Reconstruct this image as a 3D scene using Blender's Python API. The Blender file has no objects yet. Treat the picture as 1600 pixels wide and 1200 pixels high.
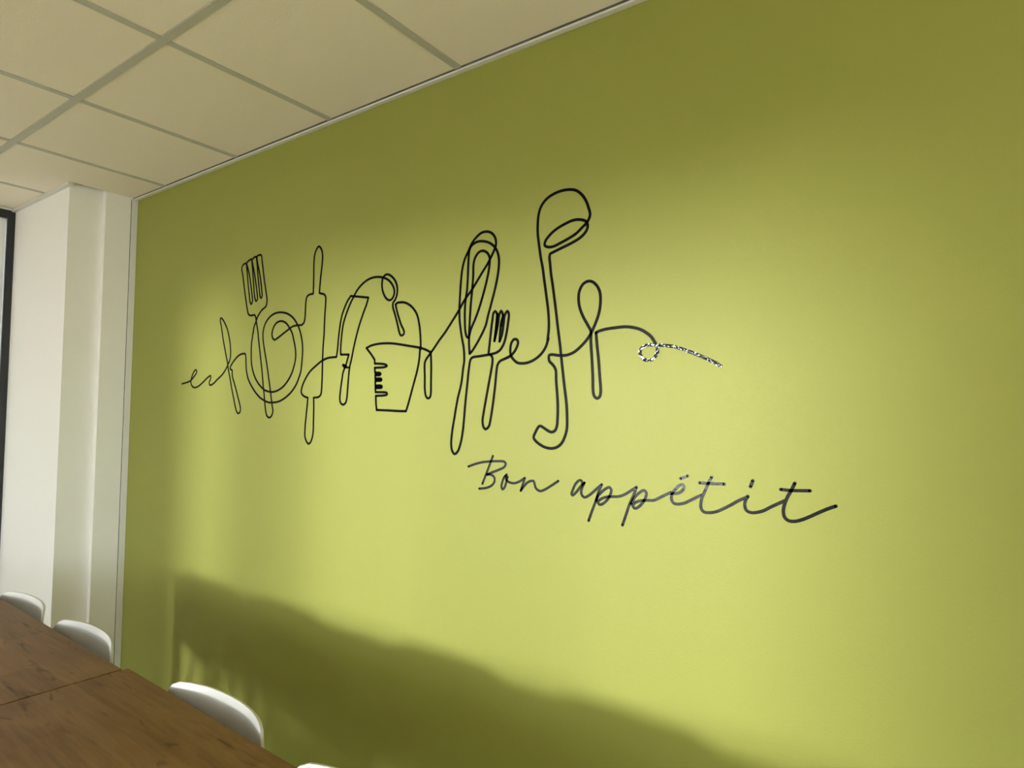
import bpy, bmesh, math, random, json
from mathutils import Vector, Matrix
random.seed(7)
sc = bpy.context.scene
C = sc.collection
EYE = 1.47                       # eye height above the floor
# ------------------------------------------------------------------ camera
def make_camera():
    yaw, pitch, roll, f = -0.617147, 0.0440156, 0.0115207, 977.75
    fw = Vector((math.sin(yaw)*math.cos(pitch), math.cos(yaw)*math.cos(pitch), math.sin(pitch)))
    r = Vector((math.cos(yaw), -math.sin(yaw), 0)); u = r.cross(fw)
    c, s = math.cos(roll), math.sin(roll)
    r2 = c*r + s*u; u2 = -s*r + c*u
    cam = bpy.data.cameras.new('camera'); o = bpy.data.objects.new('camera', cam); C.objects.link(o)
    m = Matrix.Identity(4)
    for i in range(3):
        m[i][0] = r2[i]; m[i][1] = u2[i]; m[i][2] = -fw[i]
    m[0][3], m[1][3], m[2][3] = 0, 0, EYE
    o.matrix_world = m
    cam.sensor_width = 36; cam.lens = f/1600*36; cam.clip_start = .02
    sc.camera = o
make_camera()
# ------------------------------------------------------------------ light and exposure
world = bpy.data.worlds.new('world'); sc.world = world; world.use_nodes = True
wn = world.node_tree; wn.nodes.clear()
wo = wn.nodes.new('ShaderNodeOutputWorld'); wb = wn.nodes.new('ShaderNodeBackground')
wtc = wn.nodes.new('ShaderNodeTexCoord'); wsx = wn.nodes.new('ShaderNodeSeparateXYZ'); wr = wn.nodes.new('ShaderNodeValToRGB')
wn.links.new(wtc.outputs['Generated'], wsx.inputs[0]); wn.links.new(wsx.outputs['Z'], wr.inputs[0])
e = wr.color_ramp.elements                      # hazy pale sky over dull ground, the same all the way round
e[0].position = 0.0; e[0].color = (.93, .97, 1.0, 1)
e[1].position = .6; e[1].color = (.55, .66, .85, 1)
wn.links.new(wr.outputs[0], wb.inputs[0]); wb.inputs[1].default_value = 11.8
wn.links.new(wb.outputs[0], wo.inputs[0])
def sun(name, energy, dx, dy, elev, angle, col):
    l = bpy.data.lights.new(name, 'SUN'); l.energy = energy; l.angle = math.radians(angle); l.color = col
    o = bpy.data.objects.new(name, l); C.objects.link(o)
    d = Vector((dx, dy, 0)).normalized()*math.cos(math.radians(elev)) + Vector((0, 0, -math.sin(math.radians(elev))))
    o.rotation_euler = d.to_track_quat('-Z', 'Y').to_euler(); o.location = (-9, -9, 3)
    o['kind'] = 'structure'
    return o
sun('low_hazy_sun', 4.6, .21, .58, 1.4, 6, (1.0, .975, .93))
sc.view_settings.view_transform = 'Standard'; sc.view_settings.look = 'None'
sc.view_settings.gamma = 1; sc.view_settings.use_curve_mapping = False
sc.view_settings.exposure = 0
sc.cycles.use_denoising = True
sc.cycles.max_bounces = 10; sc.cycles.diffuse_bounces = 6; sc.cycles.transparent_max_bounces = 12
sc.cycles.caustics_reflective = False; sc.cycles.caustics_refractive = False
# ------------------------------------------------------------------ materials
def mat(name, col, rough=.6, bump=0, scale=200, var=0, spec=.5, coat=0, metal=0):
    m = bpy.data.materials.new(name); m.use_nodes = True
    n = m.node_tree; b = n.nodes['Principled BSDF']
    b.inputs['Base Color'].default_value = (*col, 1); b.inputs['Roughness'].default_value = rough
    b.inputs['Specular IOR Level'].default_value = spec; b.inputs['Coat Weight'].default_value = coat
    b.inputs['Metallic'].default_value = metal
    if bump or var:
        tc = n.nodes.new('ShaderNodeTexCoord'); no = n.nodes.new('ShaderNodeTexNoise')
        no.inputs['Scale'].default_value = scale; no.inputs['Detail'].default_value = 3
        n.links.new(tc.outputs['Object'], no.inputs['Vector'])
        if bump:
            bu = n.nodes.new('ShaderNodeBump'); bu.inputs['Strength'].default_value = bump; bu.inputs['Distance'].default_value = .002
            n.links.new(no.outputs[0], bu.inputs['Height']); n.links.new(bu.outputs[0], b.inputs['Normal'])
        if var:
            mx = n.nodes.new('ShaderNodeMix'); mx.data_type = 'RGBA'
            mx.inputs[6].default_value = (*[c*(1-var) for c in col], 1); mx.inputs[7].default_value = (*[min(1, c*(1+var)) for c in col], 1)
            n.links.new(no.outputs[0], mx.inputs[0]); n.links.new(mx.outputs[2], b.inputs['Base Color'])
    return m
M_green = mat('green_paint', (.284, .295, .056), .55, .12, 260, .02, .35)
M_white = mat('white_wall_paint', (.92, .91, .88), .6, .08, 240, .01)
M_trim = mat('white_profile', (.80, .80, .78), .4)
M_tile = mat('mineral_fibre_tile', (.88, .81, .68), .9, .5, 380, .11, .2)
M_tee = mat('ceiling_grid_paint', (.50, .49, .42), .5)
M_tee_rim = mat('pale_ceiling_profile', (.72, .71, .64), .5)
M_void = mat('ceiling_void', (.05, .05, .045), .9)
M_glass = None
M_black = mat('black_frame_paint', (.012, .012, .014), .45)
M_floor = mat('grey_floor', (.62, .49, .35), .6, .1, 60, .08)
M_shell = mat('white_plastic_shell', (.54, .535, .52), .36, .03, 500)
M_leg = mat('white_leg', (.75, .75, .74), .4)
M_steel = mat('black_table_leg', (.02, .02, .02), .4)
M_blind = mat('white_blind_fabric', (.85, .84, .82), .8)
nb = M_blind.node_tree; tl = nb.nodes.new('ShaderNodeBsdfTranslucent'); tl.inputs[0].default_value = (.85, .84, .80, 1)
mb = nb.nodes.new('ShaderNodeMixShader'); mb.inputs[0].default_value = .17
nb.links.new(nb.nodes['Principled BSDF'].outputs[0], mb.inputs[1]); nb.links.new(tl.outputs[0], mb.inputs[2]); nb.links.new(mb.outputs[0], nb.nodes['Material Output'].inputs[0])
M_gap = mat('shadow_gap', (.10, .10, .09), .8)
def vinyl(name, bump, rough, scale, spec=.5):
    m = mat(name, (.005, .005, .005), rough, bump, scale, 0, spec)
    return m
M_vinyl = vinyl('black_vinyl', .05, .30, 90, .03)
M_vinyl_gloss = vinyl('glossier_black_vinyl', .10, .17, 90, .22)
M_foil = vinyl('crinkled_black_foil', .2, .07, 300, .55)
def glass(name='window_glass', tint=(.95, .97, .96, 1)):
    m = bpy.data.materials.new(name); m.use_nodes = True; n = m.node_tree; n.nodes.clear()
    o = n.nodes.new('ShaderNodeOutputMaterial'); t = n.nodes.new('ShaderNodeBsdfTransparent'); g = n.nodes.new('ShaderNodeBsdfGlossy')
    g.inputs['Roughness'].default_value = .02; t.inputs[0].default_value = tint
    mx = n.nodes.new('ShaderNodeMixShader'); mx.inputs[0].default_value = .05
    n.links.new(t.outputs[0], mx.inputs[1]); n.links.new(g.outputs[0], mx.inputs[2]); n.links.new(mx.outputs[0], o.inputs[0])
    return m
M_glass = glass()
M_dimming_glass = glass('dimming_glass', (.80, .82, .81, 1))      # tint added to dim the left daylight; crossed twice, front and back
def wood():
    m = bpy.data.materials.new('oak_laminate'); m.use_nodes = True; n = m.node_tree; N = n.nodes; Lk = n.links
    b = N['Principled BSDF']; b.inputs['Roughness'].default_value = .5; b.inputs['Specular IOR Level'].default_value = .22
    tc = N.new('ShaderNodeTexCoord')
    def mapping(s, loc=(0, 0, 0)):
        mp = N.new('ShaderNodeMapping'); mp.inputs['Scale'].default_value = s; mp.inputs['Location'].default_value = loc
        Lk.new(tc.outputs['Object'], mp.inputs[0]); return mp
    # glued staves running along the table, each with its own tone
    br = N.new('ShaderNodeTexBrick'); br.offset = .37; br.inputs['Scale'].default_value = 1
    br.inputs['Brick Width'].default_value = .46; br.inputs['Row Height'].default_value = .098
    br.inputs['Mortar Size'].default_value = .0007; br.inputs['Color1'].default_value = (0, 0, 0, 1); br.inputs['Color2'].default_value = (1, 1, 1, 1)
    br.inputs['Mortar'].default_value = (.0, .0, .0, 1); br.inputs['Mortar Smooth'].default_value = .6
    Lk.new(mapping((1, 1, 1), (.21, .03, 0)).outputs[0], br.inputs['Vector'])
    # grain
    g = N.new('ShaderNodeTexNoise'); g.inputs['Scale'].default_value = 1; g.inputs['Detail'].default_value = 6; g.inputs['Distortion'].default_value = .6
    Lk.new(mapping((5, 90, 5)).outputs[0], g.inputs['Vector'])
    g2 = N.new('ShaderNodeTexNoise'); g2.inputs['Scale'].default_value = 1; g2.inputs['Detail'].default_value = 4; g2.inputs['Distortion'].default_value = 1.2
    Lk.new(mapping((3, 11, 3)).outputs[0], g2.inputs['Vector'])
    # dark knots and cracks
    k = N.new('ShaderNodeTexNoise'); k.inputs['Scale'].default_value = 1; k.inputs['Detail'].default_value = 3; k.inputs['Distortion'].default_value = 1.8
    Lk.new(mapping((5, 17, 5), (3.3, 1.7, 0)).outputs[0], k.inputs['Vector'])
    kr = N.new('ShaderNodeValToRGB'); kr.color_ramp.elements[0].position = .615; kr.color_ramp.elements[0].color = (0, 0, 0, 1)
    kr.color_ramp.elements[1].position = .73; kr.color_ramp.elements[1].color = (1, 1, 1, 1); Lk.new(k.outputs[0], kr.inputs[0])
    def mixf(a, bb, fac):
        mx = N.new('ShaderNodeMix'); mx.data_type = 'FLOAT'; mx.inputs[0].default_value = fac
        Lk.new(a, mx.inputs[2]); Lk.new(bb, mx.inputs[3]); return mx.outputs[0]
    v = mixf(g.outputs[0], g2.outputs[0], .62)
    v = mixf(v, br.outputs['Color'], .13)
    cr = N.new('ShaderNodeValToRGB'); E = cr.color_ramp.elements
    E[0].position = .25; E[0].color = (*[.78*c for c in (.155, .076, .028)], 1); E[1].position = .72; E[1].color = (*[.78*c for c in (.360, .200, .082)], 1)
    Lk.new(v, cr.inputs[0])
    mx = N.new('ShaderNodeMix'); mx.data_type = 'RGBA'; Lk.new(cr.outputs[0], mx.inputs[6]); mx.inputs[7].default_value = (.06, .028, .012, 1)
    mu = N.new('ShaderNodeMath'); mu.operation = 'MULTIPLY'; mu.inputs[1].default_value = .75; Lk.new(kr.outputs[0], mu.inputs[0]); Lk.new(mu.outputs[0], mx.inputs[0])
    Lk.new(mx.outputs[2], b.inputs['Base Color'])
    bu = N.new('ShaderNodeBump'); bu.inputs['Strength'].default_value = .12; bu.inputs['Distance'].default_value = .001
    Lk.new(g.outputs[0], bu.inputs['Height']); Lk.new(bu.outputs[0], b.inputs['Normal'])
    return m
M_wood = wood()
# ------------------------------------------------------------------ helpers
def box_bm(bm, x0, x1, y0, y1, z0, z1):
    v = [bm.verts.new((x, y, z)) for x in (x0, x1) for y in (y0, y1) for z in (z0, z1)]
    for f in ((0,1,3,2),(4,6,7,5),(0,4,5,1),(2,3,7,6),(0,2,6,4),(1,5,7,3)): bm.faces.new([v[i] for i in f])
def obj(name, bm, m, parent=None, smooth=False, bevel=0):
    if bevel: bmesh.ops.bevel(bm, geom=bm.edges[:], offset=bevel, segments=2, affect='EDGES', profile=.6)
    bmesh.ops.recalc_face_normals(bm, faces=bm.faces[:])
    me = bpy.data.meshes.new(name); bm.to_mesh(me); bm.free(); me.materials.append(m)
    if smooth:
        for p in me.polygons: p.use_smooth = True
    o = bpy.data.objects.new(name, me); C.objects.link(o); o.parent = parent
    return o
def box(name, x0, x1, y0, y1, z0, z1, m, parent=None, bevel=0):
    bm = bmesh.new(); box_bm(bm, x0, x1, y0, y1, z0, z1); return obj(name, bm, m, parent, bevel=bevel)
def boxes(name, lst, m, parent=None):
    bm = bmesh.new()
    for b in lst: box_bm(bm, *b)
    return obj(name, bm, m, parent)
def struct(o): o['kind'] = 'structure'; return o
def empty(name, loc=(0, 0, 0), rz=0):
    o = bpy.data.objects.new(name, None); C.objects.link(o); o.location = loc; o.rotation_euler = (0, 0, rz); o.empty_display_size = .1
    return o
def tag(o, label, cat, group=None):
    o['label'] = label; o['category'] = cat
    if group: o['group'] = group
    return o
# ------------------------------------------------------------------ the room
D = 1.433                        # green wall plane
CX = -3.335                      # white return beside the green wall
WX = -4.07                       # window plane
ZC = EYE + 1.040                 # ceiling
XR, YB = 3.6, -4.0
struct(box('wall_back', CX-.2, XR+.1, D, D+.12, 0, ZC+.1, M_green))
FX0, FX1, FSILL, FHEAD = -4.06, -2.07, .62, 2.02       # opening behind the viewer
struct(boxes('wall_front', [(FX1, XR+.1, YB-.16, YB, 0, ZC+.1), (FX0, FX1, YB-.16, YB, 0, FSILL), (FX0, FX1, YB-.16, YB, FHEAD, ZC+.1)], M_white))
wf = empty('window_5', (FX0, YB, FSILL)); wf['kind'] = 'structure'
W_, H_ = FX1-FX0, FHEAD-FSILL
boxes('window_frame', [(0, W_, -.08, -.02, 0, .04), (0, W_, -.08, -.02, H_-.04, H_), (0, .04, -.08, -.02, .04, H_-.04), (W_-.04, W_, -.08, -.02, .04, H_-.04), (W_/2-.02, W_/2+.02, -.08, -.02, .04, H_-.04)], M_black, wf)
box('pane', .04, W_/2-.02, -.054, -.046, .04, H_-.04, M_glass, wf)
box('pane', W_/2+.02, W_-.04, -.054, -.046, .04, H_-.04, M_glass, wf)
RY0, RY1, RZ0, RZ1 = -3.8, .6, .25, 1.95
struct(boxes('wall_right', [(XR, XR+.12, RY1, D, 0, ZC+.1), (XR, XR+.12, YB-.1, RY0, 0, ZC+.1), (XR, XR+.12, RY0, RY1, 0, RZ0), (XR, XR+.12, RY0, RY1, RZ1, ZC+.1)], M_white))
wr_ = empty('window_4', (XR, RY0, RZ0)); wr_['kind'] = 'structure'
W_, H_ = RY1-RY0, RZ1-RZ0
boxes('window_frame', [(.02, .08, 0, W_, 0, .04), (.02, .08, 0, W_, H_-.04, H_), (.02, .08, 0, .04, .04, H_-.04), (.02, .08, W_-.04, W_, .04, H_-.04)], M_black, wr_)
box('pane', .046, .054, .04, W_-.04, .04, H_-.04, M_glass, wr_)
struct(box('floor', WX-.6, XR+.12, YB-.12, D+.12, -.1, 0, M_floor))
# white boxed-out pier in the left corner, with a step in its face
pier = struct(box('wall_left', WX-.35, CX, 1.292, D+.1, 0, ZC+.05, M_white))
struct(box('wall_left.001', WX-.35, CX-.030, 1.149, 1.292, 0, ZC+.05, M_white))
struct(boxes('trim_1', [(CX, CX+.007, 1.407, D, 0, ZC-.006)], M_trim))
struct(box('trim_2', CX, CX+.0015, 1.4045, 1.407, 0, ZC-.006, M_gap))
# ceiling : void, tiles, grid
X0G = -1.8168                    # a cross tee
ceil = struct(box('ceiling', WX-.1, XR, YB, D, ZC+.06, ZC+.12, M_void))
ROWS = [D-.6*i for i in range(0, 13)]
T = .012
tile_me = {}
def tile(x0, x1, y0, y1):
    k = (round(x1-x0, 4), round(y1-y0, 4))
    if k not in tile_me:
        bm = bmesh.new(); box_bm(bm, 0, x1-x0, 0, y1-y0, 0, .016)
        bmesh.ops.bevel(bm, geom=[e for e in bm.edges if all(v.co.z < .001 for v in e.verts)], offset=.0015, segments=1, affect='EDGES')
        bmesh.ops.recalc_face_normals(bm, faces=bm.faces[:])
        me = bpy.data.meshes.new('ceiling_tile'); bm.to_mesh(me); bm.free(); me.materials.append(M_tile); tile_me[k] = me
    o = bpy.data.objects.new('ceiling_tile', tile_me[k]); C.objects.link(o); o.parent = ceil
    o.location = (x0, y0, ZC + .0012 + random.uniform(0, .0012))
xs = [X0G + .6*i for i in range(-5, 10)]
cols = [WX+.0] + [x for x in xs if WX+.05 < x < XR] + [XR]
for j in range(len(ROWS)-1):
    y1, y0 = ROWS[j], max(ROWS[j+1], YB)
    if y1 <= YB+.05: break
    ya = y0 + (T if y0 > YB else .002); yb = y1 - (T if j else .021)
    for i in range(len(cols)-1):
        xa, xb = cols[i] + (T if i else .021), cols[i+1] - T
        if j == 0:
            # beside the pier the first row stops at its faces
            if xb < CX:
                tile(xa, xb, ya, 1.135); continue
            if xa < CX-.02:
                bm = bmesh.new()      # one tile notched round the pier corner
                vs = [bm.verts.new((px, py, ZC+.0015)) for px, py in ((xa, ya), (xb, ya), (xb, yb), (CX+.002, yb), (CX+.002, 1.135), (xa, 1.135))]
                f = bm.faces.new(vs); r_ = bmesh.ops.extrude_face_region(bm, geom=[f])
                for v in r_['geom']:
                    if isinstance(v, bmesh.types.BMVert): v.co.z += .016
                obj('ceiling_tile', bm, M_tile, ceil); continue
        tile(xa, xb, ya, yb)
for k, y in enumerate(ROWS[1:]):
    if y < YB: break
    struct(box('grid_runner', WX+.02, XR, y-T, y+T, ZC-.001, ZC+.035, M_tee, ceil))
for x in cols[1:-1]:
    for j in range(len(ROWS)-1):
        y1, y0 = ROWS[j], max(ROWS[j+1], YB)
        if y1 <= YB+.05: break
        ya, yb = y0+T, y1-(T if j else .021)
        if j == 0 and x < CX: yb = 1.128
        box('cross_tee', x-T, x+T, ya, yb, ZC-.0006, ZC+.03, M_tee, ceil)
# stepped edge profile along the walls: a pale lower lip below a thin dark reveal
def edge(n, x0, x1, y0, y1, along):
    pass
struct(boxes('trim_3', [(CX, XR, D-.0175, D-.001, ZC-.0075, ZC-.0045), (CX, XR, D-.0175, D-.0155, ZC-.0045, ZC+.004)], M_tee_rim))
struct(boxes('trim_4', [(CX, XR, D-.0210, D-.0178, ZC-.0015, ZC+.004)], M_gap))
struct(boxes('trim_5', [(WX, CX+.001, 1.131, 1.153, ZC-.012, ZC+.001)], M_tee_rim))
# left facade : black framed full height windows
WIN = [(-.47, 1.153), (-2.10, -.47), (-3.99, -2.10)]
struct(box('wall_left.002', WX-.2, WX, YB, WIN[-1][0], 0, ZC+.05, M_white))
ZB = .10
struct(box('baseboard_left', WX-.2, WX, WIN[-1][0], 1.153, 0, ZB, M_white))
for i, (y0, y1) in enumerate(WIN):
    w = empty('window_%d' % (i+1), (WX, y0, ZB)); w['kind'] = 'structure'
    fz = .038; zt = ZC-.006 - ZB; L = y1-y0
    fr = boxes('window_frame', [(-.06, 0, 0, L, 0, fz), (-.06, 0, 0, L, zt-.045, zt), (-.06, 0, 0, fz, fz, zt-.045), (-.06, 0, L-fz, L, fz, zt-.045)], M_black, w)
    box('pane', -.036, -.028, fz, L-fz, fz, zt-.045, M_dimming_glass, w)
    if i < 2:
        box('blind', -.020, -.017, fz+.002, L-fz-.002, fz+.02, zt-.047, M_blind, w)
    else:
        zl = 2.0 - ZB
        box('blind', -.020, -.017, fz+.002, L-fz-.002, zl, zt-.047, M_blind, w)  # part-lowered blind, unseen, added to cut sunlight on the upper wall
struct(box('wall_left.003', WX-.2, WX-.001, YB, 1.153, ZC-.006, ZC+.12, M_white))
# ground outside
struct(box('ground', -30, 30, -30, 12, -.3, -.1, mat('outside_paving', (.70, .59, .44), .8)))
# ------------------------------------------------------------------ tables
def table(name, corner, rz, L, W, label):
    t = empty(name, (corner[0], corner[1], 0), rz); tag(t, label, 'table')
    zt = EYE-.715
    box('tabletop', 0, L, -W, 0, zt-.028, zt, M_wood, t, bevel=.0012)
    boxes('apron', [(.03, L-.03, -.09, -.06, zt-.088, zt-.028), (.03, L-.03, -W+.06, -W+.09, zt-.088, zt-.028), (.03, .06, -W+.09, -.09, zt-.088, zt-.028), (L-.06, L-.03, -W+.09, -.09, zt-.088, zt-.028)], M_steel, t)
    for x in (.02, L-.07):
        for y in (-.10, -W+.05): box('leg', x, x+.05, y, y+.05, 0, zt-.028, M_steel, t)
    return t
table('meeting_table', (-1.864, .8228, 0), -.0262, 2.0, .9, 'oak table in front, its far corner jutting past the other table')
table('meeting_table', (-1.8720-1.2*math.cos(.0185), .8100+1.2*math.sin(.0185), 0), -.0185, 1.2, .9, 'oak table farther left, reaching toward the white corner pier')
# ------------------------------------------------------------------ chairs
def make_chair():
    root = empty('shell_chair')
    prof = [(-.225, .425), (-.20, .447), (-.12, .452), (-.02, .440), (.08, .432), (.145, .445), (.185, .485), (.205, .54), (.222, .61), (.238, .68), (.252, .735), (.258, .765)]
    pts = []
    for i in range(len(prof)-1):         # Catmull-Rom resample of the side profile
        p0 = prof[max(i-1, 0)]; p1 = prof[i]; p2 = prof[i+1]; p3 = prof[min(i+2, len(prof)-1)]
        for k in range(3):
            t = k/3
            pts.append(tuple(.5*((2*p1[a]) + (-p0[a]+p2[a])*t + (2*p0[a]-5*p1[a]+4*p2[a]-p3[a])*t*t + (-p0[a]+3*p1[a]-3*p2[a]+p3[a])*t**3) for a in (0, 1)))
    pts.append(prof[-1])
    n = len(pts); NU = 24; bm = bmesh.new(); grid = []
    for i, (y, z) in enumerate(pts):
        row = []
        back = min(1, max(0, (z-.46)/.20)) if y > .1 else 0
        hw = .246 + .008*math.sin(math.pi*min(1, i/(n*.75)))
        for j in range(NU+1):
            u = -1 + 2*j/NU
            # rounded top and front outlines come from bending the rows down towards the sides
            au = abs(u)
            x = u*hw*(1-.05*back)
            zz = z; yy = y
            topn = max(0, (z-.60)/.165) if y > .1 else 0
            zz -= topn * (.006*au**2 + .080*(max(0, au-.72)/.28)**2.6)
            zz += (1-back)*(.045*au**3.0) + (0 if back else 0)
            yy -= back*(.055*au**2.4)
            fr = max(0, (-.12-y)/.105) if y < -.12 else 0
            yy += fr*.05*au**4
            row.append(bm.verts.new((x, yy, zz)))
        grid.append(row)
    for i in range(n-1):
        for j in range(NU): bm.faces.new((grid[i][j], grid[i][j+1], grid[i+1][j+1], grid[i+1][j]))
    s = obj('shell', bm, M_shell, root, smooth=True)
    so = s.modifiers.new('thickness', 'SOLIDIFY'); so.thickness = .008; so.offset = 0
    bv = s.modifiers.new('rounded rim', 'BEVEL'); bv.width = .003; bv.segments = 2; bv.limit_method = 'ANGLE'; bv.angle_limit = math.radians(50)
    for sx in (-1, 1):
        for sy in (-1, 1):
            bm = bmesh.new()
            a = Vector((sx*.13, sy*.10+.0, .432)); b = Vector((sx*.225, sy*.205+.01, 0))
            d = (b-a); q = d.to_track_quat('Z', 'Y').to_matrix().to_4x4(); q.translation = (a+b)/2
            bmesh.ops.create_cone(bm, cap_ends=True, segments=16, radius1=.015, radius2=.010, depth=d.length, matrix=q)
            obj('leg', bm, M_leg, root, smooth=False)
    bm = bmesh.new(); box_bm(bm, -.14, .14, -.115, .115, .418, .430)
    obj('seat_mount', bm, M_leg, root)
    return root
def copy_tree(o, parent=None):
    c = o.copy(); C.objects.link(c); c.parent = parent
    for ch in list(o.children): copy_tree(ch, c)
    return c
first = make_chair()
CH = [(-1.462, .620, 0, 'white chair against the green wall, its curved back fully beside the front table'),
      (-2.235, .632, 0, 'white chair before the corner between the pier and green wall, second farthest'),
      (-2.765, .632, 0, 'farthest white chair at left, cut off by the frame edge'),
      (-.885, .583, 0, 'nearest white chair at the bottom edge, only the top of its back showing')]
PIV = math.pi  # chairs below are out of view, added to fill the wall shadow
CH += [(-.30, .600, 0, 'unseen white chair, added for its shadow, at the right end of the front table, wall side'),
       (-.34, .09, PIV, 'unseen white chair, added for its shadow, at the right end of the front table, viewer side'),
       (-2.85, .10, PIV, 'unseen white chair, added for its shadow, on the viewer side of the farther table, left one'),
       (-2.20, .10, PIV, 'unseen white chair, added for its shadow, on the viewer side of the farther table, right one'),
       (-1.53, .10, PIV, 'unseen white chair, added for its shadow, on the viewer side of the front table, left one'),
       (-.94, .09, PIV, 'unseen white chair, added for its shadow, on the viewer side of the front table, right one')]
for i, (x, y, rz, label) in enumerate(CH):
    o = first if i == 0 else copy_tree(first)
    o.location = (x, y, 0); o.rotation_euler = (0, 0, rz); o.scale = (1, 1, 1.008)
    tag(o, label, 'chair', 'white shell chairs between the tables and the green wall')
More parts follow.
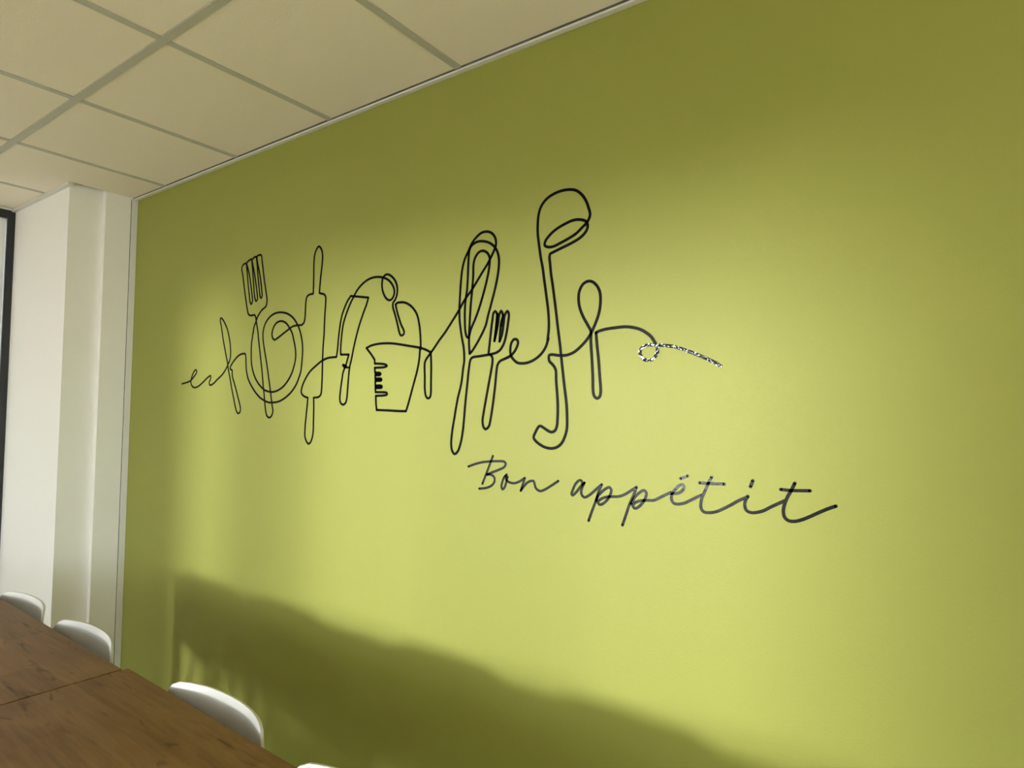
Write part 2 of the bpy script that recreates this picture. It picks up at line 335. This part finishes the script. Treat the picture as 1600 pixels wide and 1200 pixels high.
# ------------------------------------------------------------------ vinyl line drawing and lettering (wall coordinates, 0.1 mm)
TR = json.loads(r'''{"M":{"knife_outline":[[0,[[-28339,1073],[-27958,1124],[-27619,1196],[-27391,1333],[-27178,1487],[-27104,1583],[-27177,1669],[-27321,1614],[-27465,1441],[-27567,1231],[-27557,1071],[-27433,946],[-27227,890],[-26930,946],[-26547,1124],[-26171,1323],[-25970,1381],[-25949,1342],[-25974,1233],[-26061,1098],[-26010,987],[-25771,1025],[-25407,1222],[-25049,1416],[-24788,1643],[-24648,1822],[-24510,2033],[-24483,2298],[-24526,2633],[-24621,2939],[-24705,3145],[-24793,3318],[-24958,3532],[-25153,3732],[-25312,3813],[-25350,3730],[-25262,3486],[-25163,3174],[-25108,2968],[-24964,2589],[-24821,2213],[-24680,1856],[-24641,1705],[-24570,1503],[-24465,1235],[-24324,837],[-24153,408],[-23985,15],[-23888,-147],[-23781,-204],[-23669,-145],[-23636,-15],[-23704,179],[-23834,439],[-23997,767],[-24160,1065],[-24292,1314],[-24323,1563]],[[-24323,1563],[-24457,1626]],[[-24457,1626],[-24484,1674],[-24379,1813],[-24125,2018],[-23841,2171],[-23585,2219],[-23413,2201],[-23367,2086],[-23336,1826]]]],"plate_outline":[[0,[[-23336,1826],[-23292,1533],[-23162,1208],[-22953,947],[-22635,657],[-22297,434],[-21970,308],[-21756,252],[-21494,240],[-21085,277],[-20688,413],[-20303,637],[-20022,902],[-19843,1197],[-19756,1402],[-19702,1816],[-19679,2171],[-19732,2530],[-19867,2897],[-20032,3148],[-20278,3407],[-20632,3603],[-21040,3698],[-21425,3698],[-21811,3573],[-22117,3296],[-22220,2987],[-22207,2733],[-22127,2413]]],[0,[[-22873,3157],[-22984,2617],[-22990,2199],[-22941,1780],[-22782,1391],[-22490,1035],[-22045,746],[-21724,665],[-21410,653],[-21056,735],[-20711,913],[-20332,1298],[-20110,1801],[-20101,2161],[-20243,2619],[-20352,2868],[-20509,3060],[-20742,3266],[-21024,3360],[-21304,3331],[-21505,3190],[-21610,2979],[-21601,2791],[-21465,2668],[-21250,2724],[-20901,2872],[-20556,3018]]]],"fork_outline":[[0,[[-22127,2413],[-22001,2029],[-21875,1618],[-21747,1147],[-21620,679],[-21567,462],[-21490,154],[-21427,-92],[-21496,-262],[-21649,-341],[-21810,-266],[-21899,-65],[-21965,215],[-22037,589],[-22106,903],[-22214,1471],[-22317,1916],[-22421,2364],[-22526,2815],[-22563,3008],[-22661,3335],[-22726,3532],[-22761,3663],[-22836,3740],[-23098,3738],[-23271,3817],[-23368,4037],[-23471,4373],[-23612,4879],[-23758,5456],[-23845,5765],[-23753,5886],[-23525,5930]],[[-23525,5930],[-23483,5687],[-23431,5451],[-23351,5016],[-23257,4614],[-23184,4314],[-23094,4201],[-23015,4298],[-23059,4594],[-23164,4995],[-23268,5366],[-23397,5677],[-23524,5923]],[[-23524,5923],[-23358,6007],[-23162,6046]],[[-23162,6046],[-23125,5871],[-23048,5471],[-22966,4974],[-22856,4445],[-22765,4291],[-22669,4362],[-22730,4690],[-22833,5089],[-22967,5526],[-23065,5798],[-23132,6003]],[[-23132,6003],[-22968,6095],[-22829,6099]],[[-22829,6099],[-22757,5759],[-22677,5265],[-22569,4770],[-22500,4474],[-22430,4378],[-22362,4445],[-22405,4753],[-22508,5181],[-22638,5583],[-22732,5821],[-22801,6089]],[[-22801,6089],[-22704,6134],[-22572,6139],[-22471,6077],[-22435,5911],[-22333,5481],[-22230,5053],[-22100,4594],[-22013,4237],[-22073,4036],[-22362,3887],[-22623,3652],[-22723,3468],[-22850,3252],[-22894,3030]]]],"rolling_pin_outline":[[0,[[-20556,3018],[-20362,3095],[-20022,3132],[-19781,3124],[-19642,3209],[-19592,3384],[-19576,3681],[-19556,4007],[-19492,4164],[-19353,4219],[-19144,4228]],[[-19144,4228],[-19138,4440],[-19137,4854],[-19144,5388],[-19109,5680],[-19002,5872],[-18890,5945],[-18748,5836],[-18663,5619],[-18668,5297],[-18714,4951],[-18765,4518],[-18790,4227]],[[-18790,4227],[-18684,4188],[-18525,4148],[-18431,4046],[-18421,3785],[-18445,3468],[-18459,3036],[-18462,2747],[-18498,2288],[-18515,1799],[-18513,1310],[-18516,1023],[-18527,736],[-18564,536],[-18673,450],[-18967,417]],[[-18967,417],[-18946,104],[-18943,-416],[-18941,-791],[-18979,-994],[-19064,-1170],[-19175,-1255],[-19294,-1193],[-19409,-1008],[-19421,-716],[-19378,-278],[-19333,102],[-19300,418]],[[-19300,418],[-19479,459],[-19624,528],[-19699,632],[-19659,808],[-19505,1071],[-19236,1358],[-18921,1553],[-18530,1748],[-18213,1830],[-17756,1848]]]],"cleaver_outline":[[0,[[-18530,1748],[-18213,1830],[-17756,1848]],[[-17756,1848],[-17702,2134],[-17672,2471],[-17620,2835],[-17528,3252],[-17370,3577],[-17230,3789],[-17068,3942]],[[-17068,3942],[-16839,3905],[-16512,3854],[-16170,3799]],[[-16170,3799],[-16261,3562],[-16375,3353],[-16601,2876],[-16750,2473],[-16861,2120],[-16952,1765],[-17045,1465],[-17078,1217],[-17123,720],[-17154,388],[-17211,236],[-17334,172],[-17463,222],[-17519,362],[-17499,640],[-17429,1058],[-17375,1308],[-17295,1445]]],[0,[[-17256,1527],[-17217,1609],[-17102,1905]],[[-17102,1905],[-17524,1923]],[[-17524,1923],[-17539,2126],[-17503,2546],[-17433,2963],[-17278,3344],[-17041,3743],[-16901,3911]]],[117,[[-17383,1545],[-17234,1493]]],[72,[[-17338,1474],[-17053,1451]]]],"spoon_outline":[[0,[[-16882,3951],[-16724,4130],[-16446,4321],[-16130,4436],[-15778,4458],[-15468,4401],[-15199,4277],[-15007,4083],[-14927,3890],[-14960,3735],[-15068,3626],[-15180,3618],[-15334,3718],[-15474,3946],[-15518,4138],[-15487,4376],[-15375,4476],[-15262,4484],[-15091,4411],[-14900,4230],[-14801,4008],[-14806,3772],[-14882,3609],[-14983,3500],[-14979,3367],[-14868,3095],[-14749,2772],[-14669,2532],[-14594,2418],[-14485,2429],[-14444,2479],[-14472,2584],[-14585,2760],[-14700,3003],[-14799,3247],[-14859,3449]],[[-14859,3449],[-14769,3493],[-14659,3496],[-14478,3479],[-14260,3395],[-14044,3234],[-13881,3016],[-13787,2729],[-13726,2345],[-13707,2015],[-13725,1889]]]],"measuring_jug_outline":[[0,[[-13727,1991],[-13759,1613],[-13837,1262],[-13983,835],[-14113,456],[-14212,177],[-14295,-27]],[[-14295,-27],[-14599,-25],[-15151,-9],[-15650,0]],[[-15650,0],[-15688,225],[-15703,469]],[[-15703,469],[-15315,483],[-15184,501],[-15159,527],[-15186,566],[-15318,583],[-15718,592]],[[-15718,592],[-15734,730]],[[-15734,730],[-15436,737],[-15410,766],[-15438,800],[-15736,810]],[[-15736,810],[-15749,965]],[[-15749,965],[-15462,973],[-15436,999],[-15463,1031],[-15751,1045]],[[-15751,1045],[-15754,1152]],[[-15754,1152],[-15517,1159],[-15480,1190],[-15519,1223],[-15765,1243]],[[-15765,1243],[-15782,1406]],[[-15782,1406],[-15570,1405],[-15304,1415],[-15193,1453],[-15307,1505],[-15574,1535],[-15786,1545]],[[-15786,1545],[-15802,1679]],[[-15802,1679],[-15971,1861],[-16214,2088]],[[-16214,2088],[-15980,2158],[-15671,2195],[-15365,2200],[-15027,2182],[-14622,2126],[-14190,2052],[-13768,1980],[-13493,1903],[-13271,1806]]],[63,[[-15735,770],[-15444,766]]],[63,[[-15742,1005],[-15474,999]]],[64,[[-15748,1197],[-15518,1191]]]],"small_knife_outline":[[0,[[-13271,1806],[-13245,1419],[-13240,922],[-13241,526],[-13272,415],[-13348,378],[-13430,428],[-13489,603],[-13506,1027],[-13517,1491],[-13468,1589],[-13271,1793],[-13156,1912],[-12930,2160],[-12707,2381],[-12455,2670],[-12177,3001]]]],"whisk_outline":[[0,[[-12177,3001],[-11903,3363],[-11692,3570],[-11308,4040],[-11047,4362],[-10848,4687],[-10797,4797],[-10793,4914],[-10839,5061],[-10972,5200],[-11135,5261],[-11329,5256],[-11508,5164],[-11688,4999],[-11822,4777],[-11957,4553],[-12045,4273],[-12099,3842],[-12123,3457],[-12138,3094],[-12124,2730],[-12106,2608],[-12037,2242],[-11952,1901],[-11926,1685],[-11922,1470],[-11956,1280],[-12024,804],[-12155,351],[-12269,-201],[-12354,-658],[-12380,-970],[-12344,-1184],[-12247,-1286],[-12124,-1209],[-12005,-932],[-11935,-598],[-11895,-242],[-11858,184],[-11792,776],[-11740,1226],[-11684,1508],[-11625,1572],[-11325,1607],[-10943,1642]]],[0,[[-11718,1704],[-11745,1986],[-11749,2225],[-11735,2581],[-11700,3176],[-11661,3531],[-11624,4005],[-11615,4364],[-11557,4548],[-11409,4695],[-11260,4710],[-11110,4630],[-11019,4476],[-11016,4287],[-11097,3873],[-11237,3417],[-11408,2960],[-11539,2686],[-11686,2411],[-11743,2224]]],[0,[[-11757,2173],[-11825,2193],[-11883,2329],[-11922,2715],[-11915,3195],[-11847,3670],[-11825,4149],[-11809,4582],[-11776,4819],[-11686,4938],[-11505,5008],[-11324,5005],[-11115,4950],[-10938,4853],[-10790,4702],[-10700,4503],[-10674,4290],[-10706,3968],[-10787,3605],[-10911,3198],[-11050,2766],[-11133,2491],[-11393,2062],[-11628,1767],[-11712,1699]]]],"small_fork_outline":[[0,[[-11016,1634],[-11003,1737],[-10978,1945],[-10939,2268],[-10887,2637],[-10847,2843],[-10790,2889],[-10717,2797]],[[-10717,2797],[-10741,2510],[-10784,2166],[-10805,2024]],[[-10805,2024],[-10764,2165],[-10684,2506],[-10639,2779],[-10575,2878],[-10502,2734]],[[-10502,2734],[-10570,2544],[-10608,2201],[-10619,2000]],[[-10619,2000],[-10537,2197],[-10484,2492],[-10446,2741],[-10358,2853],[-10306,2775],[-10325,2526],[-10382,2210],[-10462,1941],[-10587,1764],[-10714,1689],[-10943,1637]],[[-10943,1637],[-10870,1546],[-10867,1408],[-10907,1178],[-10961,925],[-11069,418],[-11163,-45],[-11198,-277],[-11156,-461],[-11082,-517],[-10967,-434],[-10913,-249],[-10833,187],[-10756,760],[-10719,1127],[-10680,1332],[-10596,1432],[-10427,1494],[-10233,1566]]],[69,[[-10688,2783],[-10773,2165]]],[55,[[-10515,2632],[-10560,2428]]]],"letter_e_outline":[[0,[[-10427,1494],[-10233,1566],[-10070,1717],[-9977,1915],[-10005,2011],[-10102,2034],[-10197,1949],[-10236,1792],[-10220,1588],[-10121,1460],[-9983,1364],[-9847,1344],[-9659,1353],[-9422,1432],[-9215,1567],[-9062,1756],[-8975,1991]]]],"ladle_outline":[[0,[[-9000,1949],[-8965,2273],[-8982,2667],[-9052,3155],[-9134,3648],[-9176,3918],[-9245,4238],[-9315,4648],[-9352,4922],[-9355,5191],[-9324,5477],[-9235,5685],[-9055,5852],[-8824,5941],[-8597,5974],[-8348,5957],[-8152,5896],[-7982,5755],[-7861,5583],[-7776,5375],[-7725,5175],[-7762,5054],[-7833,4960],[-7951,4873],[-8143,4732],[-8386,4630],[-8634,4548],[-8835,4490],[-9014,4498],[-9124,4565],[-9094,4682],[-8941,4836],[-8739,4957],[-8489,5047],[-8243,5104],[-8025,5088],[-7857,5017],[-7797,4911],[-7808,4807],[-7890,4693],[-8045,4589],[-8287,4496],[-8583,4410],[-8859,4328],[-8948,4297],[-8965,4222],[-8946,4044],[-8904,3709],[-8863,3486],[-8769,2889],[-8674,2232],[-8608,1798],[-8581,1582],[-8554,1367],[-8528,1174],[-8462,683],[-8397,237],[-8374,-100],[-8378,-437],[-8438,-650],[-8534,-822],[-8681,-934],[-8856,-973],[-9058,-949],[-9239,-871],[-9370,-778],[-9423,-704],[-9372,-571],[-9231,-383],[-9090,-434],[-8961,-506],[-8848,-539],[-8748,-500],[-8687,-381],[-8664,-147],[-8662,152],[-8682,472],[-8718,836],[-8739,1137],[-8828,1269],[-8943,1381],[-8945,1538],[-8869,1547],[-8705,1523],[-8580,1507],[-8408,1510]]]],"serving_spoon_outline":[[0,[[-8580,1507],[-8408,1510],[-8190,1575],[-7975,1723],[-7787,1901],[-7671,2060],[-7557,2281],[-7455,2543],[-7411,2808],[-7424,3079],[-7517,3275],[-7657,3395],[-7774,3419],[-7916,3361],[-8022,3203],[-8052,2994],[-8019,2758],[-7910,2496],[-7766,2254],[-7683,2103],[-7682,1853],[-7643,1333],[-7617,877],[-7603,527],[-7568,413],[-7494,362],[-7419,402],[-7390,525],[-7423,975],[-7459,1387],[-7495,1677],[-7532,2052]],[[-7532,2052],[-7464,2084],[-7259,2126],[-6968,2147],[-6705,2150],[-6489,2115],[-6298,2052],[-6151,1964],[-6026,1858],[-5944,1736],[-5903,1665]]]],"flourish":[[0,[[-5913,1676],[-5868,1576],[-5882,1441],[-5984,1309],[-6129,1285],[-6254,1349],[-6317,1460],[-6286,1577],[-6171,1646],[-6026,1658],[-5862,1644],[-5660,1624],[-5461,1590],[-5265,1527],[-5073,1452],[-4789,1327],[-4603,1237],[-4439,1148],[-4331,1071]]]]},"L":[["B",[[0,[[-10804,-1273],[-10920,-1530],[-11046,-1812],[-11172,-2084]]],[0,[[-11701,-1627],[-11448,-1538],[-11183,-1472],[-10893,-1433],[-10608,-1410],[-10412,-1411],[-10347,-1470],[-10410,-1568],[-10577,-1645],[-10831,-1741],[-11017,-1815]],[[-11017,-1815],[-10858,-1811],[-10743,-1882],[-10741,-1995],[-10825,-2104],[-11025,-2194],[-11287,-2238]]]]],["o",[[0,[[-10310,-1767],[-10392,-1835],[-10459,-1975],[-10491,-2111],[-10456,-2194],[-10387,-2137],[-10326,-1987],[-10281,-1828]],[[-10350,-1810],[-10321,-1920],[-10210,-1978],[-10046,-1988],[-9884,-1932],[-9778,-1870],[-9699,-1820]]]]],["n",[[0,[[-9699,-1820],[-9750,-1966],[-9827,-2174]],[[-9827,-2174],[-9749,-2075],[-9618,-1945],[-9487,-1881],[-9409,-1880],[-9376,-1960],[-9328,-2075],[-9199,-2135],[-9046,-2084],[-8821,-1949],[-8628,-1825]]]]],["a",[[0,[[-7901,-1868],[-7925,-1767],[-7977,-1755],[-8090,-1841],[-8189,-2035],[-8224,-2138],[-8195,-2164],[-8088,-2079],[-7948,-1913],[-7843,-1813]],[[-7843,-1813],[-7912,-1951],[-7935,-2076],[-7899,-2155],[-7840,-2187],[-7736,-2141],[-7575,-2016],[-7439,-1893],[-7345,-1816]]]]],["p",[[0,[[-7345,-1816],[-7416,-1972],[-7528,-2285],[-7629,-2538],[-7713,-2765]]],[0,[[-7494,-2241],[-7461,-2137],[-7371,-2029],[-7237,-1918],[-7126,-1869],[-7081,-1925],[-7113,-2067],[-7213,-2216],[-7324,-2306],[-7414,-2331],[-7455,-2278],[-7370,-2190],[-7213,-2120],[-7036,-2096],[-6861,-2075],[-6689,-2001],[-6540,-1901],[-6403,-1812]]]]],["p ",[[0,[[-6403,-1812],[-6476,-2012],[-6581,-2236],[-6687,-2540],[-6772,-2774]]],[0,[[-6539,-2232],[-6455,-2069],[-6329,-1942],[-6205,-1873],[-6143,-1926],[-6173,-2063],[-6266,-2207],[-6370,-2303],[-6454,-2331],[-6496,-2283],[-6454,-2205],[-6308,-2133],[-6122,-2107],[-5958,-2092],[-5817,-2022],[-5657,-1932],[-5519,-1864]]]]],["é",[[0,[[-5519,-1892],[-5363,-1874],[-5248,-1795],[-5205,-1699],[-5247,-1659],[-5325,-1690],[-5441,-1811],[-5510,-1929],[-5510,-2042],[-5461,-2112],[-5363,-2125],[-5209,-2089],[-5038,-1999],[-4888,-1912],[-4785,-1863]]]]],["accent",[[0,[[-5296,-1525],[-5117,-1446]]]]],["t",[[0,[[-4564,-1432],[-4647,-1601],[-4721,-1770],[-4786,-1921],[-4814,-2070],[-4805,-2178],[-4740,-2245],[-4630,-2248],[-4485,-2219],[-4305,-2129],[-4128,-2023],[-3954,-1910],[-3764,-1810]]],[0,[[-4846,-1589],[-4555,-1585],[-4277,-1576]]]]],["i",[[0,[[-3764,-1802],[-3816,-1888],[-3834,-2013],[-3800,-2114],[-3698,-2153],[-3580,-2136],[-3447,-2088],[-3282,-1986],[-3119,-1893],[-2990,-1822]]]]],["dot",[[0,[[-3661,-1451],[-3712,-1591]]]]],["t ",[[0,[[-2805,-1444],[-2877,-1601],[-2958,-1760],[-3015,-1917],[-3037,-2072],[-3009,-2187],[-2930,-2246],[-2819,-2246],[-2679,-2199],[-2509,-2109],[-2341,-2010],[-2176,-1919],[-2031,-1852]]],[0,[[-3085,-1598],[-2893,-1603],[-2512,-1580]]]]]]}''')
def smooth_pts(P, step=.004):
    P = [Vector((a/10000, b/10000)) for a, b in P]
    if len(P) < 3: return P
    out = []
    for i in range(len(P)-1):
        p1, p2 = P[i], P[i+1]
        p0 = P[i-1] if i else p1+(p1-p2); p3 = P[i+2] if i+2 < len(P) else p2+(p2-p1)
        # centripetal Catmull-Rom
        t0 = 0; t1 = t0+max(1e-5, (p1-p0).length)**.5; t2 = t1+max(1e-5, (p2-p1).length)**.5; t3 = t2+max(1e-5, (p3-p2).length)**.5
        m = max(1, int((p2-p1).length/step))
        for k in range(m):
            t = t1+(t2-t1)*k/m
            A1 = p0*((t1-t)/(t1-t0))+p1*((t-t0)/(t1-t0)); A2 = p1*((t2-t)/(t2-t1))+p2*((t-t1)/(t2-t1)); A3 = p2*((t3-t)/(t3-t2))+p3*((t-t2)/(t3-t2))
            B1 = A1*((t2-t)/(t2-t0))+A2*((t-t0)/(t2-t0)); B2 = A2*((t3-t)/(t3-t1))+A3*((t-t1)/(t3-t1))
            out.append(B1*((t2-t)/(t2-t1))+B2*((t-t1)/(t2-t1)))
    out.append(P[-1]); return out
def ribbon(bm, P, w, y):
    """flat strip of vinyl following P on the wall, round ends, its face at depth y"""
    h = w/2; n = len(P); Lf = []; Rt = []
    for i in range(n):
        d = (P[min(i+1, n-1)]-P[max(i-1, 0)])
        if d.length < 1e-7: d = Vector((1, 0))
        d.normalize(); nn = Vector((-d.y, d.x))*h
        Lf.append(P[i]+nn); Rt.append(P[i]-nn)
    def V(p, yy): return bm.verts.new((p.x, yy, p.y+EYE))
    f = [(V(Lf[i], y), V(Rt[i], y), V(Lf[i], D-.00005), V(Rt[i], D-.00005)) for i in range(n)]
    for i in range(n-1):
        a, b = f[i], f[i+1]
        bm.faces.new((a[0], a[1], b[1], b[0])); bm.faces.new((a[0], b[0], b[2], a[2])); bm.faces.new((a[1], a[3], b[3], b[1]))
    for c in (P[0], P[-1]):
        ring = [c+Vector((math.cos(t), math.sin(t)))*h for t in [2*math.pi*k/14 for k in range(14)]]
        top = [V(p, y) for p in ring]; bot = [V(p, D-.00005) for p in ring]
        bm.faces.new(top)
        for k in range(14): bm.faces.new((top[k], top[(k+1) % 14], bot[(k+1) % 14], bot[k]))
def crinkle(bm, P, w, y):
    """the same strip in wrinkled foil: small facets, each tilted its own way"""
    rnd = random.Random(3); n = len(P); rows = []; h = w/2
    for i in range(n):
        d = (P[min(i+1, n-1)]-P[max(i-1, 0)]).normalized(); nn = Vector((-d.y, d.x))
        r = []
        for k in range(4):
            q = P[i] + nn*h*(-1+2*k/3) + Vector((rnd.uniform(-1, 1), rnd.uniform(-1, 1)))*.0004
            r.append(bm.verts.new((q.x, y - rnd.uniform(0, .0008), q.y+EYE)))
        rows.append(r)
    for i in range(n-1):
        for k in range(3):
            a, b, c, e_ = rows[i][k], rows[i][k+1], rows[i+1][k+1], rows[i+1][k]
            if rnd.random() < .5: bm.faces.new((a, b, c)); bm.faces.new((a, c, e_))
            else: bm.faces.new((a, b, e_)); bm.faces.new((b, c, e_))
    for k in (0, 3):
        lo = [bm.verts.new((r[k].co.x, D-.00005, r[k].co.z)) for r in rows]
        for i in range(n-1): bm.faces.new((rows[i][k], rows[i+1][k], lo[i+1], lo[i]))
def decal(name, strokes, w, m, parent, y):
    bm = bmesh.new()
    for s in strokes:
        ww = s[0]/10000 if s[0] else w
        for seg in s[1:]:
            if len(seg) > 1: (crinkle if name == 'flourish' else ribbon)(bm, smooth_pts(seg, .0028 if name == 'flourish' else .004), ww, y)
    for v in bm.verts: v.co -= parent.location
    me = bpy.data.meshes.new(name); bm.to_mesh(me); bm.free(); me.materials.append(m)
    o = bpy.data.objects.new(name, me); C.objects.link(o); o.parent = parent
    return o
art = empty('wall_sticker', (-1.5, D, EYE+.05))
tag(art, 'black one-line drawing of kitchen utensils stuck across the green wall', 'wall sticker')
for i, (k, s) in enumerate(TR['M'].items()):
    o = decal(k, s, .0080, M_foil if k == 'flourish' else M_vinyl, art, D-.0006-.00002*i)
    if k == 'flourish': o['label'] = 'crinkled line end glinting silver'
txt = empty('wall_lettering', (-.7, D, EYE-.17))
tag(txt, 'black handwritten words Bon appétit on the green wall, lower right', 'wall lettering')
for i, (k, s) in enumerate(TR['L']):
    k = k.strip()
    o = decal('accent_mark' if k == 'accent' else 'letter_dot' if k == 'dot' else 'letter', s, .0071, M_vinyl_gloss, txt, D-.0006-.00002*i)
    if len(k) == 1: o['label'] = 'handwritten letter ' + k
